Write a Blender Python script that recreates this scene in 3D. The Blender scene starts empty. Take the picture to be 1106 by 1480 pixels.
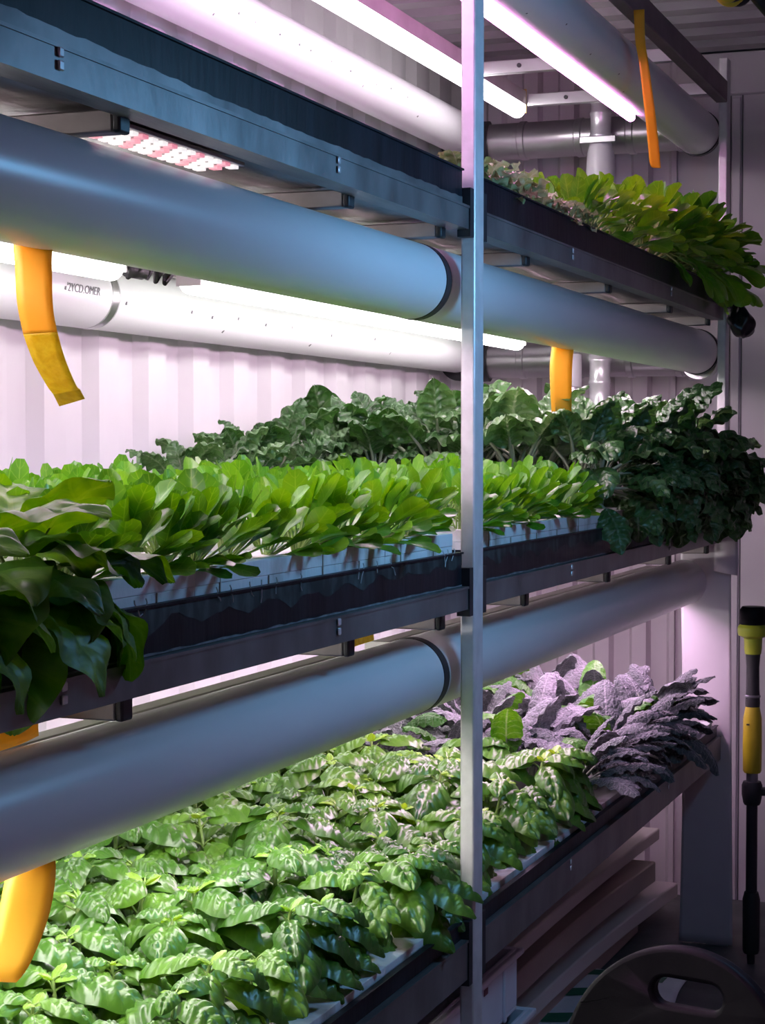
import bpy, math, random
from mathutils import Vector, Matrix
from math import sin, cos, pi, radians as rad

C = bpy.context.scene.collection
SC = bpy.context.scene
H = 1.42                                   # eye height of the photographer

# ------------------------------------------------------------------ materials
def nodes(name):
    m = bpy.data.materials.new(name); m.use_nodes = True
    nt = m.node_tree
    return m, nt, nt.nodes['Principled BSDF'], nt.nodes, nt.links

def ramp(N, stops):
    r = N.new('ShaderNodeValToRGB')
    while len(r.color_ramp.elements) < len(stops): r.color_ramp.elements.new(0.5)
    for e, (p, c) in zip(r.color_ramp.elements, stops):
        e.position = p; e.color = (*c, 1)
    return r

def noise(N, L, scale, detail=4, coord='Object', stretch=None):
    tc = N.new('ShaderNodeTexCoord'); n = N.new('ShaderNodeTexNoise')
    n.inputs['Scale'].default_value = scale; n.inputs['Detail'].default_value = detail
    if stretch:
        mp = N.new('ShaderNodeMapping'); mp.inputs['Scale'].default_value = stretch
        L.new(tc.outputs[coord], mp.inputs['Vector']); L.new(mp.outputs[0], n.inputs['Vector'])
    else:
        L.new(tc.outputs[coord], n.inputs['Vector'])
    return n

def surf(name, c0, c1=None, scale=8, rough=0.5, metal=0.0, spec=0.5, bump=0.0, bscale=None, stretch=None, lo=0.35, hi=0.65, rvar=0.0, coat=0.0):
    """noise-mottled plain surface"""
    m, nt, P, N, L = nodes(name)
    P.inputs['Roughness'].default_value = rough; P.inputs['Metallic'].default_value = metal
    P.inputs['Specular IOR Level'].default_value = spec
    P.inputs['Coat Weight'].default_value = coat
    if c1 is None:
        P.inputs['Base Color'].default_value = (*c0, 1)
    n = noise(N, L, scale, 5, stretch=stretch)
    if c1 is not None:
        r = ramp(N, [(lo, c0), (hi, c1)])
        L.new(n.outputs['Fac'], r.inputs[0]); L.new(r.outputs[0], P.inputs['Base Color'])
    if rvar:
        mr = N.new('ShaderNodeMapRange'); mr.inputs['To Min'].default_value = rough - rvar; mr.inputs['To Max'].default_value = rough + rvar
        L.new(n.outputs['Fac'], mr.inputs['Value']); L.new(mr.outputs[0], P.inputs['Roughness'])
    if bump:
        b = N.new('ShaderNodeBump'); b.inputs['Strength'].default_value = bump; b.inputs['Distance'].default_value = 0.004
        n2 = noise(N, L, bscale or scale * 3, 4, stretch=stretch)
        L.new(n2.outputs['Fac'], b.inputs['Height']); L.new(b.outputs[0], P.inputs['Normal'])
    return m

def emit(name, col, strength):
    m, nt, P, N, L = nodes(name)
    P.inputs['Base Color'].default_value = (0.9, 0.9, 0.9, 1)
    P.inputs['Emission Color'].default_value = (*col, 1)
    P.inputs['Emission Strength'].default_value = strength
    return m

def leafmat(name, dark, mid, light, vein, trans=0.3, rough=0.38, spec=0.5, nv=7.0, vslope=1.0, bump=0.3, pebble=0.0, vmix=0.5, sheen=0.0):
    m, nt, P, N, L = nodes(name)
    def M(op, a, b=None):
        x = N.new('ShaderNodeMath'); x.operation = op
        for i, v in enumerate((a, b)):
            if v is None: continue
            if isinstance(v, (int, float)): x.inputs[i].default_value = v
            else: L.new(v, x.inputs[i])
        return x.outputs[0]
    uv = N.new('ShaderNodeUVMap'); uv.uv_map = 'UVMap'
    sp = N.new('ShaderNodeSeparateXYZ'); L.new(uv.outputs[0], sp.inputs[0])
    ax = M('ABSOLUTE', M('SUBTRACT', M('MULTIPLY', sp.outputs[0], 2.0), 1.0))     # 0 midrib .. 1 edge
    t = sp.outputs[1]
    rib = M('LESS_THAN', ax, 0.055)
    ph = M('FRACT', M('SUBTRACT', M('MULTIPLY', t, nv), M('MULTIPLY', ax, vslope)))
    vn = M('MULTIPLY', M('LESS_THAN', ph, 0.13), M('LESS_THAN', ax, 0.9))
    vm = M('MAXIMUM', rib, M('MULTIPLY', vn, 0.6))
    oi = N.new('ShaderNodeObjectInfo')
    n = noise(N, L, 22, 4)
    f = M('ADD', M('MULTIPLY', n.outputs['Fac'], 0.75), M('MULTIPLY', oi.outputs['Random'], 0.3))
    r = ramp(N, [(0.25, dark), (0.5, mid), (0.8, light)]); L.new(f, r.inputs[0])
    mx = N.new('ShaderNodeMix'); mx.data_type = 'RGBA'
    L.new(M('MULTIPLY', vm, vmix), mx.inputs['Factor']); L.new(r.outputs[0], mx.inputs['A']); mx.inputs['B'].default_value = (*vein, 1)
    col = mx.outputs['Result']
    L.new(col, P.inputs['Base Color'])
    P.inputs['Roughness'].default_value = rough; P.inputs['Specular IOR Level'].default_value = spec
    P.inputs['Sheen Weight'].default_value = sheen
    P.inputs['Sheen Tint'].default_value = (0.9, 0.85, 1, 1)
    hgt = M('MULTIPLY', vm, -1.0)
    if pebble:
        tc = N.new('ShaderNodeTexCoord')
        v = N.new('ShaderNodeTexVoronoi'); v.inputs['Scale'].default_value = pebble
        L.new(tc.outputs['Object'], v.inputs['Vector'])
        hgt = M('ADD', hgt, M('MULTIPLY', v.outputs['Distance'], -1.6))
    b = N.new('ShaderNodeBump'); b.inputs['Strength'].default_value = bump; b.inputs['Distance'].default_value = 0.003
    L.new(hgt, b.inputs['Height']); L.new(b.outputs[0], P.inputs['Normal'])
    tr = N.new('ShaderNodeBsdfTranslucent'); 
    hs = N.new('ShaderNodeHueSaturation'); hs.inputs['Hue'].default_value = 0.48; hs.inputs['Saturation'].default_value = 1.15; hs.inputs['Value'].default_value = 1.5
    L.new(col, hs.inputs['Color']); L.new(hs.outputs[0], tr.inputs['Color'])
    ms = N.new('ShaderNodeMixShader'); ms.inputs[0].default_value = trans
    L.new(P.outputs[0], ms.inputs[1]); L.new(tr.outputs[0], ms.inputs[2])
    L.new(ms.outputs[0], N['Material Output'].inputs['Surface'])
    return m

M = {}
M['pvc'] = surf('pvc_white', (0.70, 0.70, 0.72), (0.80, 0.80, 0.81), 5, 0.32, spec=0.55, bump=0.05, bscale=40, stretch=(1, 0.25, 1))
M['rubber'] = surf('black_rubber', (0.012, 0.013, 0.016), (0.03, 0.03, 0.035), 20, 0.5)
M['ink'] = surf('grey_ink', (0.06, 0.06, 0.07))
M['galv'] = surf('galvanised_steel', (0.46, 0.46, 0.47), (0.56, 0.56, 0.57), 6, 0.30, metal=0.9, rvar=0.03)
M['dullgalv'] = surf('dull_galvanised', (0.30, 0.27, 0.26), (0.42, 0.38, 0.37), 12, 0.5, metal=0.5)
M['post'] = surf('post_steel', (0.70, 0.68, 0.69), (0.82, 0.80, 0.81), 30, 0.38, metal=0.3, rvar=0.08, bump=0.1, bscale=120)
M['rail'] = surf('rail_steel', (0.15, 0.145, 0.145), (0.28, 0.27, 0.27), 9, 0.42, metal=0.55, rvar=0.12, bump=0.12, bscale=50, stretch=(6, 1, 0.6))
M['bright'] = surf('bright_metal', (0.75, 0.76, 0.78), (0.86, 0.86, 0.88), 30, 0.25, metal=0.45)
M['topbeam'] = surf('brown_painted_beam', (0.13, 0.095, 0.11), (0.19, 0.14, 0.16), 10, 0.5, bump=0.05)
M['sheet'] = surf('shelf_sheet', (0.28, 0.26, 0.245), (0.48, 0.455, 0.43), 7, 0.36, metal=0.6, rvar=0.12, bump=0.35, bscale=70)
M['tray'] = surf('black_tray', (0.004, 0.005, 0.008), (0.014, 0.017, 0.024), 10, 0.42, spec=0.22, bump=0.15, bscale=30, stretch=(1, 2.5, 0.5))
M['foam'] = surf('white_foam', (0.34, 0.27, 0.22), (0.80, 0.81, 0.82), 7, 0.75, bump=0.25, bscale=90, stretch=(1, 1.6, 0.7), lo=0.27, hi=0.45)
M['algae'] = surf('algae_film', (0.006, 0.012, 0.013), (0.05, 0.075, 0.075), 40, 0.6, lo=0.45, hi=0.7, stretch=(1, 1, 0.4))
M['stain'] = surf('brown_stain', (0.34, 0.26, 0.19), (0.5, 0.42, 0.35), 30, 0.8)
M['scale'] = surf('mineral_scale', (0.35, 0.40, 0.42), (0.6, 0.63, 0.64), 60, 0.8)
M['wall'] = surf('wall_paint', (0.60, 0.57, 0.60), (0.68, 0.65, 0.68), 3, 0.5, spec=0.35, bump=0.04)
M['panel'] = surf('panel_paint', (0.64, 0.58, 0.62), (0.72, 0.66, 0.70), 2, 0.42, spec=0.4, bump=0.03)
M['darkwall'] = surf('dark_bounce_wall', (0.14, 0.12, 0.145), (0.18, 0.155, 0.185), 3, 0.6)  # unseen walls, toned dark purple to control the light they bounce back
M['waterline'] = surf('water_line', (0.10, 0.10, 0.11), (0.22, 0.22, 0.23), 50, 0.7)
M['seam'] = surf('seam_dark', (0.10, 0.09, 0.10))  # dark line colour of panel joints and rivets
M['ceil'] = surf('ceiling_paint', (0.30, 0.27, 0.30), (0.38, 0.35, 0.38), 3, 0.5)
M['floor'] = surf('floor_rubber', (0.055, 0.060, 0.062), (0.11, 0.115, 0.115), 6, 0.6, bump=0.2, bscale=40)
M['housing'] = surf('lamp_housing', (0.55, 0.52, 0.50), (0.66, 0.63, 0.61), 10, 0.4, metal=0.3)
M['white_led'] = emit('white_led', (1.0, 0.985, 0.96), 15.0)
M['pink_led'] = emit('pink_led', (1.0, 0.32, 0.86), 40.0)
M['top_led'] = emit('top_led', (1.0, 0.93, 0.97), 17.0)
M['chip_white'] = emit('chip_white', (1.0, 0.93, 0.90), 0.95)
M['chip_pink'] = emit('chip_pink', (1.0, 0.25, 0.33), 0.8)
M['blush_led'] = emit('blush_led', (1.0, 0.70, 0.93), 34.0)
M['rose_led'] = emit('rose_led', (1.0, 0.62, 0.97), 34.0)
M['warm_led'] = emit('warm_led', (1.0, 0.93, 0.92), 32.0)
M['amber'] = surf('amber_cap', (0.5, 0.32, 0.08))
M['cable'] = surf('black_cable', (0.012, 0.012, 0.013), None, 10, 0.45)
M['cable_yellow'] = surf('yellow_cable', (0.62, 0.42, 0.03), None, 10, 0.45)
M['orange'] = surf('orange_paper', (0.84, 0.50, 0.035), (0.88, 0.55, 0.045), 12, 0.5, bump=0.04)
M['lemon'] = surf('sticky_yellow', (0.70, 0.52, 0.02), (0.82, 0.68, 0.06), 90, 0.35, bump=0.4, bscale=160)
M['olive'] = surf('sticky_end', (0.48, 0.36, 0.012), (0.60, 0.48, 0.03), 90, 0.35, bump=0.4, bscale=160)
def translucent(m, amt, k=1.25):
    nt = m.node_tree; N, L = nt.nodes, nt.links; P = N['Principled BSDF']
    tr = N.new('ShaderNodeBsdfTranslucent'); ms = N.new('ShaderNodeMixShader'); ms.inputs[0].default_value = amt
    src = P.inputs['Base Color'].links[0].from_socket
    L.new(src, tr.inputs['Color']); L.new(P.outputs[0], ms.inputs[1]); L.new(tr.outputs[0], ms.inputs[2])
    L.new(ms.outputs[0], N['Material Output'].inputs['Surface'])
for k_ in ('orange', 'lemon', 'olive'): translucent(M[k_], 0.45)
M['speck'] = surf('dark_speck', (0.03, 0.025, 0.02))
M['bag'] = surf('black_bag', (0.008, 0.008, 0.010), None, 10, 0.28, bump=0.5, bscale=25)
M['board'] = surf('grey_board', (0.38, 0.32, 0.29), (0.52, 0.45, 0.41), 5, 0.75, bump=0.1, stretch=(1, 0.3, 1))
M['boardpale'] = surf('pale_board', (0.58, 0.53, 0.50), (0.70, 0.65, 0.62), 5, 0.7, bump=0.1, stretch=(1, 0.3, 1))
M['crate'] = surf('white_crate', (0.70, 0.70, 0.76), (0.80, 0.80, 0.86), 6, 0.5, bump=0.05)
M['sack'] = surf('white_sack', (0.70, 0.74, 0.76), (0.80, 0.84, 0.86), 8, 0.55, bump=0.1)
M['green'] = surf('green_print', (0.015, 0.16, 0.085))
M['redprint'] = surf('red_print', (0.25, 0.08, 0.12))
M['plastic'] = surf('black_plastic', (0.004, 0.004, 0.006), (0.007, 0.007, 0.009), 40, 0.5, spec=0.12, bump=0.05, bscale=200)
M['vinyl'] = surf('white_vinyl', (0.58, 0.53, 0.56), (0.66, 0.61, 0.64), 3, 0.35, spec=0.5, bump=0.04)
M['yellow'] = surf('yellow_plastic', (0.55, 0.42, 0.02), (0.62, 0.48, 0.03), 12, 0.4)
M['lime'] = surf('lime_plastic', (0.38, 0.42, 0.03), None, 12, 0.4)
M['grip'] = surf('black_grip', (0.02, 0.02, 0.022), None, 30, 0.55, bump=0.2, bscale=120)
M['steel'] = surf('grey_tube', (0.28, 0.28, 0.31), None, 12, 0.3, metal=0.8)
M['darktube'] = surf('dark_tube', (0.035, 0.033, 0.045), None, 12, 0.35, metal=0.4)
M['label'] = surf('white_label', (0.7, 0.7, 0.68))
M['stem'] = surf('pale_stem', (0.16, 0.28, 0.05), (0.30, 0.42, 0.12), 20, 0.45)
M['stem_k'] = surf('kale_stem', (0.20, 0.26, 0.16), (0.34, 0.38, 0.28), 20, 0.45)
M['rock'] = surf('rockwool', (0.22, 0.17, 0.12), (0.34, 0.28, 0.2), 60, 0.9, bump=0.5)

M['choy'] = leafmat('choy_leaf', (0.028, 0.135, 0.008), (0.080, 0.275, 0.014), (0.18, 0.42, 0.030), (0.30, 0.50, 0.12), trans=0.30, rough=0.30, spec=0.6, nv=5, bump=0.15, vmix=0.35)
M['basil'] = leafmat('basil_leaf', (0.018, 0.075, 0.006), (0.056, 0.170, 0.013), (0.14, 0.30, 0.028), (0.33, 0.46, 0.13), trans=0.13, rough=0.33, spec=0.7, nv=6, vslope=1.3, bump=0.45, vmix=0.15)
M['basil_tip'] = leafmat('basil_tip_leaf', (0.14, 0.34, 0.03), (0.24, 0.46, 0.05), (0.36, 0.56, 0.09), (0.4, 0.55, 0.18), trans=0.3, rough=0.35, nv=6, bump=0.3)
M['kale'] = leafmat('curly_kale_leaf', (0.020, 0.075, 0.018), (0.042, 0.130, 0.028), (0.14, 0.25, 0.10), (0.30, 0.38, 0.24), trans=0.18, rough=0.36, spec=0.75, nv=6, bump=0.9, pebble=80, vmix=0.3)
M['lacinato'] = leafmat('lacinato_leaf', (0.045, 0.060, 0.055), (0.10, 0.11, 0.11), (0.22, 0.21, 0.23), (0.30, 0.30, 0.30), trans=0.06, rough=0.5, spec=0.4, nv=8, bump=0.9, pebble=150, vmix=0.5, sheen=0.25)
M['lacinato_green'] = leafmat('lacinato_green_leaf', (0.03, 0.11, 0.012), (0.05, 0.19, 0.02), (0.1, 0.26, 0.04), (0.28, 0.38, 0.2), trans=0.2, rough=0.45, nv=8, bump=0.5, pebble=130)
M['collard'] = leafmat('collard_leaf', (0.022, 0.09, 0.010), (0.045, 0.155, 0.014), (0.13, 0.28, 0.025), (0.17, 0.30, 0.06), trans=0.3, rough=0.44, spec=0.4, nv=5, bump=0.35, vmix=0.35)
M['lettuce'] = leafmat('lettuce_leaf', (0.13, 0.24, 0.07), (0.24, 0.34, 0.13), (0.38, 0.44, 0.26), (0.45, 0.52, 0.35), trans=0.2, rough=0.4, nv=6, bump=0.5)

# ------------------------------------------------------------------ mesh helper
class MB:
    def __init__(s): s.v = []; s.f = []; s.uv = []; s.mi = []; s.k = 0
    def add(s, vs, fs, uvs=None):
        b = len(s.v); s.v += [tuple(p) for p in vs]
        for f in fs:
            s.f.append([b + i for i in f]); s.mi.append(s.k)
            s.uv.append([uvs[i] for i in f] if uvs else [(0.5, 0.5)] * len(f))
    def box(s, x0, x1, y0, y1, z0, z1):
        if x0 > x1: x0, x1 = x1, x0
        if y0 > y1: y0, y1 = y1, y0
        if z0 > z1: z0, z1 = z1, z0
        s.add([(x0,y0,z0),(x1,y0,z0),(x1,y1,z0),(x0,y1,z0),(x0,y0,z1),(x1,y0,z1),(x1,y1,z1),(x0,y1,z1)],
              [(0,3,2,1),(4,5,6,7),(0,1,5,4),(1,2,6,5),(2,3,7,6),(3,0,4,7)])
    def prism(s, prof, axis, a, b, closed=True):
        """polygon profile (p,q) extruded along axis from a to b. axis 'y': (x,z); 'x': (y,z); 'z': (x,y)"""
        def P(p, q, t): return {'y': (p, t, q), 'x': (t, p, q), 'z': (p, q, t)}[axis]
        n = len(prof)
        vs = [P(p, q, a) for p, q in prof] + [P(p, q, b) for p, q in prof]
        fs = [(i, (i + 1) % n, n + (i + 1) % n, n + i) for i in range(n if closed else n - 1)]
        if closed: fs += [tuple(range(n))[::-1], tuple(range(n, 2 * n))]
        s.add(vs, fs)
    def tube(s, pts, r, seg=10, cap=True):
        pts = [Vector(p) for p in pts]; n = len(pts)
        rs = r if isinstance(r, (list, tuple)) else [r] * n
        vs = []; up = None
        for i, p in enumerate(pts):
            d = (pts[min(i + 1, n - 1)] - pts[max(i - 1, 0)])
            if d.length < 1e-9: d = Vector((0, 0, 1))
            d.normalize()
            if up is None: up = Vector((0, 0, 1)) if abs(d.z) < 0.9 else Vector((1, 0, 0))
            a = d.cross(up)
            if a.length < 1e-6: a = d.cross(Vector((1, 0, 0)))
            a.normalize(); b = a.cross(d).normalized(); up = b
            for k in range(seg):
                q = 2 * pi * k / seg
                vs.append(p + a * (rs[i] * cos(q)) + b * (rs[i] * sin(q)))
        fs = [(i*seg+k, i*seg+(k+1) % seg, (i+1)*seg+(k+1) % seg, (i+1)*seg+k) for i in range(n - 1) for k in range(seg)]
        if cap: fs += [tuple(range(seg))[::-1], tuple(range((n-1)*seg, n*seg))]
        s.add(vs, fs)
    def cyl(s, p0, p1, r, seg=32): s.tube([p0, p1], r, seg)
    def lathe(s, prof, c=(0, 0, 0), axis='z', seg=32):
        """prof: (r, h) list, closed caps where r==0"""
        vs = []; n = len(prof)
        for r, h in prof:
            for k in range(seg):
                q = 2 * pi * k / seg; a, b = r * cos(q), r * sin(q)
                p = {'z': (a, b, h), 'y': (a, h, b), 'x': (h, a, b)}[axis]
                vs.append((c[0] + p[0], c[1] + p[1], c[2] + p[2]))
        s.add(vs, [(i*seg+k, i*seg+(k+1) % seg, (i+1)*seg+(k+1) % seg, (i+1)*seg+k) for i in range(n-1) for k in range(seg)])
    def grid(s, fn, nu, nv, thick=0.0):
        """fn(u,v)->Vector ; thick: gives the sheet two sides"""
        P = [[Vector(fn(i / nu, j / nv)) for j in range(nv + 1)] for i in range(nu + 1)]
        uv = [(i / nu, j / nv) for i in range(nu + 1) for j in range(nv + 1)]
        idx = lambda i, j: i * (nv + 1) + j
        top = [p for r in P for p in r]
        quads = [(idx(i, j), idx(i+1, j), idx(i+1, j+1), idx(i, j+1)) for i in range(nu) for j in range(nv)]
        if not thick:
            s.add(top, quads, uv); return
        nor = []
        for i in range(nu + 1):
            for j in range(nv + 1):
                du = P[min(i+1, nu)][j] - P[max(i-1, 0)][j]; dv = P[i][min(j+1, nv)] - P[i][max(j-1, 0)]
                nn = du.cross(dv); nor.append(nn.normalized() if nn.length > 1e-12 else Vector((0, 0, 1)))
        m = len(top); bot = [p - n * thick for p, n in zip(top, nor)]
        fs = quads + [tuple(m + k for k in q[::-1]) for q in quads]
        bd = [idx(i, 0) for i in range(nu + 1)] + [idx(nu, j) for j in range(1, nv + 1)] + [idx(i, nv) for i in range(nu - 1, -1, -1)] + [idx(0, j) for j in range(nv - 1, 0, -1)]
        for a, b in zip(bd, bd[1:] + bd[:1]): fs.append((b, a, m + a, m + b))
        s.add(top + bot, fs, uv + uv)
    def mesh(s, name, mats, smooth=True):
        me = bpy.data.meshes.new(name)
        me.from_pydata(s.v, [], s.f)
        for m in (mats if isinstance(mats, (list, tuple)) else [mats]): me.materials.append(m)
        ul = me.uv_layers.new(name='UVMap')
        flat = [c for f in s.uv for uv in f for c in uv]
        ul.data.foreach_set('uv', flat)
        me.polygons.foreach_set('material_index', s.mi)
        me.polygons.foreach_set('use_smooth', [smooth] * len(me.polygons))
        me.update()
        return me

def link(name, me, parent=None, loc=None):
    o = bpy.data.objects.new(name, me); C.objects.link(o)
    if parent is not None: o.parent = parent
    if loc is not None: o.location = loc
    return o

def build(name, mb, mats, parent=None, smooth=False, bevel=0.0, auto=True, loc=None, seg=2):
    o = link(name, mb.mesh(name, mats, smooth or auto), parent, loc)
    if bevel:
        b = o.modifiers.new('bevel', 'BEVEL'); b.width = bevel; b.segments = seg; b.limit_method = 'ANGLE'; b.angle_limit = rad(40)
    if auto and not smooth:
        me = o.data
        if hasattr(me, 'set_sharp_from_angle'): me.set_sharp_from_angle(angle=rad(35))
    return o

def tag(o, label=None, cat=None, group=None, kind=None):
    if label: o['label'] = label
    if cat: o['category'] = cat
    if group: o['group'] = group
    if kind: o['kind'] = kind
    return o

def empty(name, loc=(0, 0, 0), rz=0, **k):
    o = bpy.data.objects.new(name, None); C.objects.link(o)
    o.location = loc; o.rotation_euler.z = rz; o.empty_display_size = 0.05
    return tag(o, **k)

ORD = ['first','second','third','fourth','fifth','sixth','seventh','eighth','ninth','tenth','eleventh','twelfth','thirteenth','fourteenth','fifteenth','sixteenth','seventeenth','eighteenth','nineteenth','twentieth','twenty-first','twenty-second','twenty-third','twenty-fourth']

# ------------------------------------------------------------------ the container
XW, XR, YE, YB, ZC = -1.88, 0.50, 5.85, -0.75, 2.635
def corrugated(mb, y0, y1, pitch, phase, depth, place):
    """trapezoidal profile; place(t, d) -> (x, y) for distance t along the wall and depth d towards the room"""
    pts = []
    t = y0 - ((y0 - phase) % pitch)
    while t < y1 + pitch:
        for f, d in ((0.0, depth), (0.08, 0.0), (0.50, 0.0), (0.62, depth)):
            pts.append((t + f * pitch, d))
        t += pitch
    pts = [p for p in pts if y0 <= p[0] <= y1]
    pts = [(y0, pts[0][1])] + pts + [(y1, pts[-1][1])]
    return pts

mb = MB()
pts = corrugated(mb, YB, YE, 0.217, 3.248, 0.026, None)
prof = [(XW + d - 0.026, t) for t, d in pts] + [(XW - 0.08, YE), (XW - 0.08, YB)]
mb.prism(prof, 'z', 0, ZC)
w = tag(build('wall_left', mb, M['wall'], auto=False), kind='structure')
mb = MB()
for y in (3.385, 4.475): mb.box(XW - 0.027, XW - 0.0245, y - 0.0015, y + 0.0015, 0, ZC)
build('panel_seam', mb, M['seam'], w)
mb = MB()
pts = corrugated(mb, XW, -1.19, 0.12, XW, 0.03, None)
prof = [(t, YE - d) for t, d in pts] + [(-1.19, YE + 0.08), (XW, YE + 0.08)]
mb.prism(prof[::-1], 'z', 0, ZC)
mb.box(-1.19, XR, YE - 0.012, YE + 0.08, 0, ZC)
w = tag(build('wall_back', mb, M['panel'], auto=False), kind='structure')
mb = MB()
for x0, x1, z0, z1 in ((-1.2, -1.19, 0, 2.507), (-1.028, -1.022, 0, 2.507), (-0.990, -0.986, 0, 2.507)):
    mb.box(x0, x1, YE - 0.0135, YE - 0.0115, z0, z1)
build('panel_seam', mb, M['seam'], w)
mb = MB(); mb.box(-1.02, -0.993, YE - 0.02, YE - 0.012, 0, 2.50)
build('panel_strip', mb, M['panel'], w, bevel=0.003)
mb = MB()
for x, z in ((-0.955, 2.575), (-0.948, 1.445)): mb.cyl((x, YE - 0.016, z), (x, YE - 0.011, z), 0.005, 12)
build('rivet', mb, M['seam'], w)
mb = MB(); mb.box(-1.19, XR, YE - 0.045, YE - 0.012, 2.507, ZC)
tag(build('trim_1', mb, M['panel'], bevel=0.004), kind='structure')
mb = MB(); mb.box(XR, XR + 0.06, YB, YE, 0, ZC)
tag(build('wall_right', mb, M['darkwall']), kind='structure')
mb = MB(); mb.box(XW - 0.08, XR + 0.06, YB - 0.06, YB, 0, ZC)
tag(build('wall_front', mb, M['darkwall']), kind='structure')
mb = MB(); mb.box(XW - 0.08, XR + 0.06, YB - 0.06, YE + 0.08, -0.06, 0)
tag(build('floor', mb, M['floor']), kind='structure')
mb = MB()
y = YB; prof = []
while y < YE:
    prof += [(y, ZC), (y + 0.07, ZC), (y + 0.085, ZC + 0.03), (y + 0.155, ZC + 0.03)]; y += 0.17
prof += [(YE + 0.08, ZC), (YE + 0.08, ZC + 0.1), (YB, ZC + 0.1)]
mb.prism(prof, 'x', XW - 0.08, XR + 0.06)
tag(build('ceiling', mb, M['ceil'], auto=False), kind='structure')

# ------------------------------------------------------------------ the rack
LEVEL = {'bottom': 0.535, 'middle': 1.152, 'upper': 1.777}       # underside of each front rail
rack = empty('grow_rack', (-1.4, 2.98, 0), label='tall galvanised steel grow rack with three tray levels along the corrugated wall', cat='rack')
def part(name, mb, mat, parent=rack, **k):
    o = build(name, mb, mat, parent, **k)
    p = parent
    off = Vector((0, 0, 0))
    while p is not None: off += p.location; p = p.parent
    o.location = -off
    return o
for y, top in ((2.98, ZC - 0.005), (5.32, 2.515), (0.62, ZC - 0.005)):
    for x in (-0.9515,):
        mb = MB(); mb.box(x - 0.0125, x + 0.0125, y - 0.025, y + 0.025, 0.004, top)
        p = part('post', mb, M['post'], bevel=0.0035)
        mb = MB(); mb.box(x - 0.03, x + 0.03, y - 0.04, y + 0.04, 0.0, 0.004)
        f = build('foot_plate', mb, M['galv'], p)
BAYS = {'left': (0.65, 2.953), 'right': (3.007, 5.293)}
for lv, z in LEVEL.items():
    for bay, (y0, y1) in BAYS.items():
        hh = 0.038 if lv != 'bottom' else 0.066
        for xf, sgn in ((-0.943, 1), (-1.845, -1)):
            t = 0.003
            a = xf; b = xf - sgn * 0.035
            s_ = sgn
            prof = [(a, z), (a, z + hh - 0.004), (a + s_*0.002, z + hh - 0.004), (a + s_*0.002, z + hh), (b, z + hh), (b, z + hh - t), (a - s_*t, z + hh - t), (a - s_*t, z + t), (b, z + t), (b, z)]
            mb = MB(); mb.prism(prof if sgn < 0 else prof[::-1], 'y', y0 + 0.02, y1 - 0.02)
            r = part('rail', mb, M['rail'])
            if sgn > 0:
                for ya in ((y1 - 0.019, y0) if bay == 'left' else (y0,)):
                    mb = MB(); mb.box(xf - 0.02, xf + 0.0025, ya, ya + 0.019, z - 0.012, z + hh + 0.03)
                    part('rail_bracket', mb, M['rubber'])
                ys = (1.62, 2.355) if bay == 'left' else (3.60, 4.55)
                for yy in ys:
                    mb = MB()
                    for k in range(2):
                        zc = z + hh - 0.008 - 0.013 * k
                        mb.box(xf + 0.0005, xf + 0.0035, yy - 0.005, yy + 0.005, zc - 0.005, zc + 0.005)
                    o = build('slot_tab', mb, M['bright'], r, bevel=0.0015)
            else:
                for ya in (y0 + 0.1, y1 - 0.1):
                    mb = MB(); mb.box(-1.879, -1.846, ya - 0.02, ya + 0.02, z, z + hh)
                    part('wall_bracket', mb, M['galv'])
        # shelf sheet under the tray
        mb = MB(); mb.grid(lambda u, v: (-0.97 - 0.85 * u, y0 + (y1 - y0) * v, z + 0.012 + 0.003 * sin(40 * v + 6 * u)), 6, 60, 0.002)
        part('shelf_sheet', mb, M['sheet'], smooth=True)
for lv, z in LEVEL.items():
    for y in (1.15, 1.815, 2.49, 2.90, 3.40, 4.06, 4.72, 5.24):
        mb = MB()
        # open channel, its end facing the aisle
        zb, zt = (z - 0.0165, z + 0.009) if lv == 'upper' else (z - 0.032, z - 0.004)
        prof = [(y - 0.007, zb), (y + 0.007, zb), (y + 0.007, zt), (y + 0.005, zt), (y + 0.005, zb + 0.002), (y - 0.005, zb + 0.002), (y - 0.005, zt), (y - 0.007, zt)]
        prof = [(y - 0.012, zb), (y + 0.012, zb), (y + 0.012, zt), (y - 0.012, zt)]
        mb.prism(prof, 'x', -1.72, -0.985)
        c = part('crossbar', mb, M['dullgalv'], bevel=0.002)
        mb = MB(); mb.box(-0.985, -0.975, y - 0.0125, y + 0.0125, zb - 0.0005, zt + 0.0005)
        o = build('end_cap', mb, M['rubber'], c, bevel=0.003)
        o['label'] = 'black rubber end cap'
# top beam and cross members
for bay, (y0, y1) in BAYS.items():
    for xf in (-0.935,):
        mb = MB(); mb.box(xf - 0.036, xf - 0.004, y0, y1, 2.388, 2.448)
        b = part('top_beam', mb, M['topbeam'], bevel=0.003)
for y in (1.6, 4.80, 5.28):
    mb = MB(); mb.box(-1.515, -0.985, y - 0.012, y + 0.012, 2.41, 2.445)
    c = part('top_crossbar', mb, M['galv'], bevel=0.002)
    mb = MB(); mb.cyl((-1.40, y - 0.0125, 2.428), (-1.40, y - 0.016, 2.428), 0.006, 10)
    build('bolt', mb, M['rubber'], c)

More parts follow.
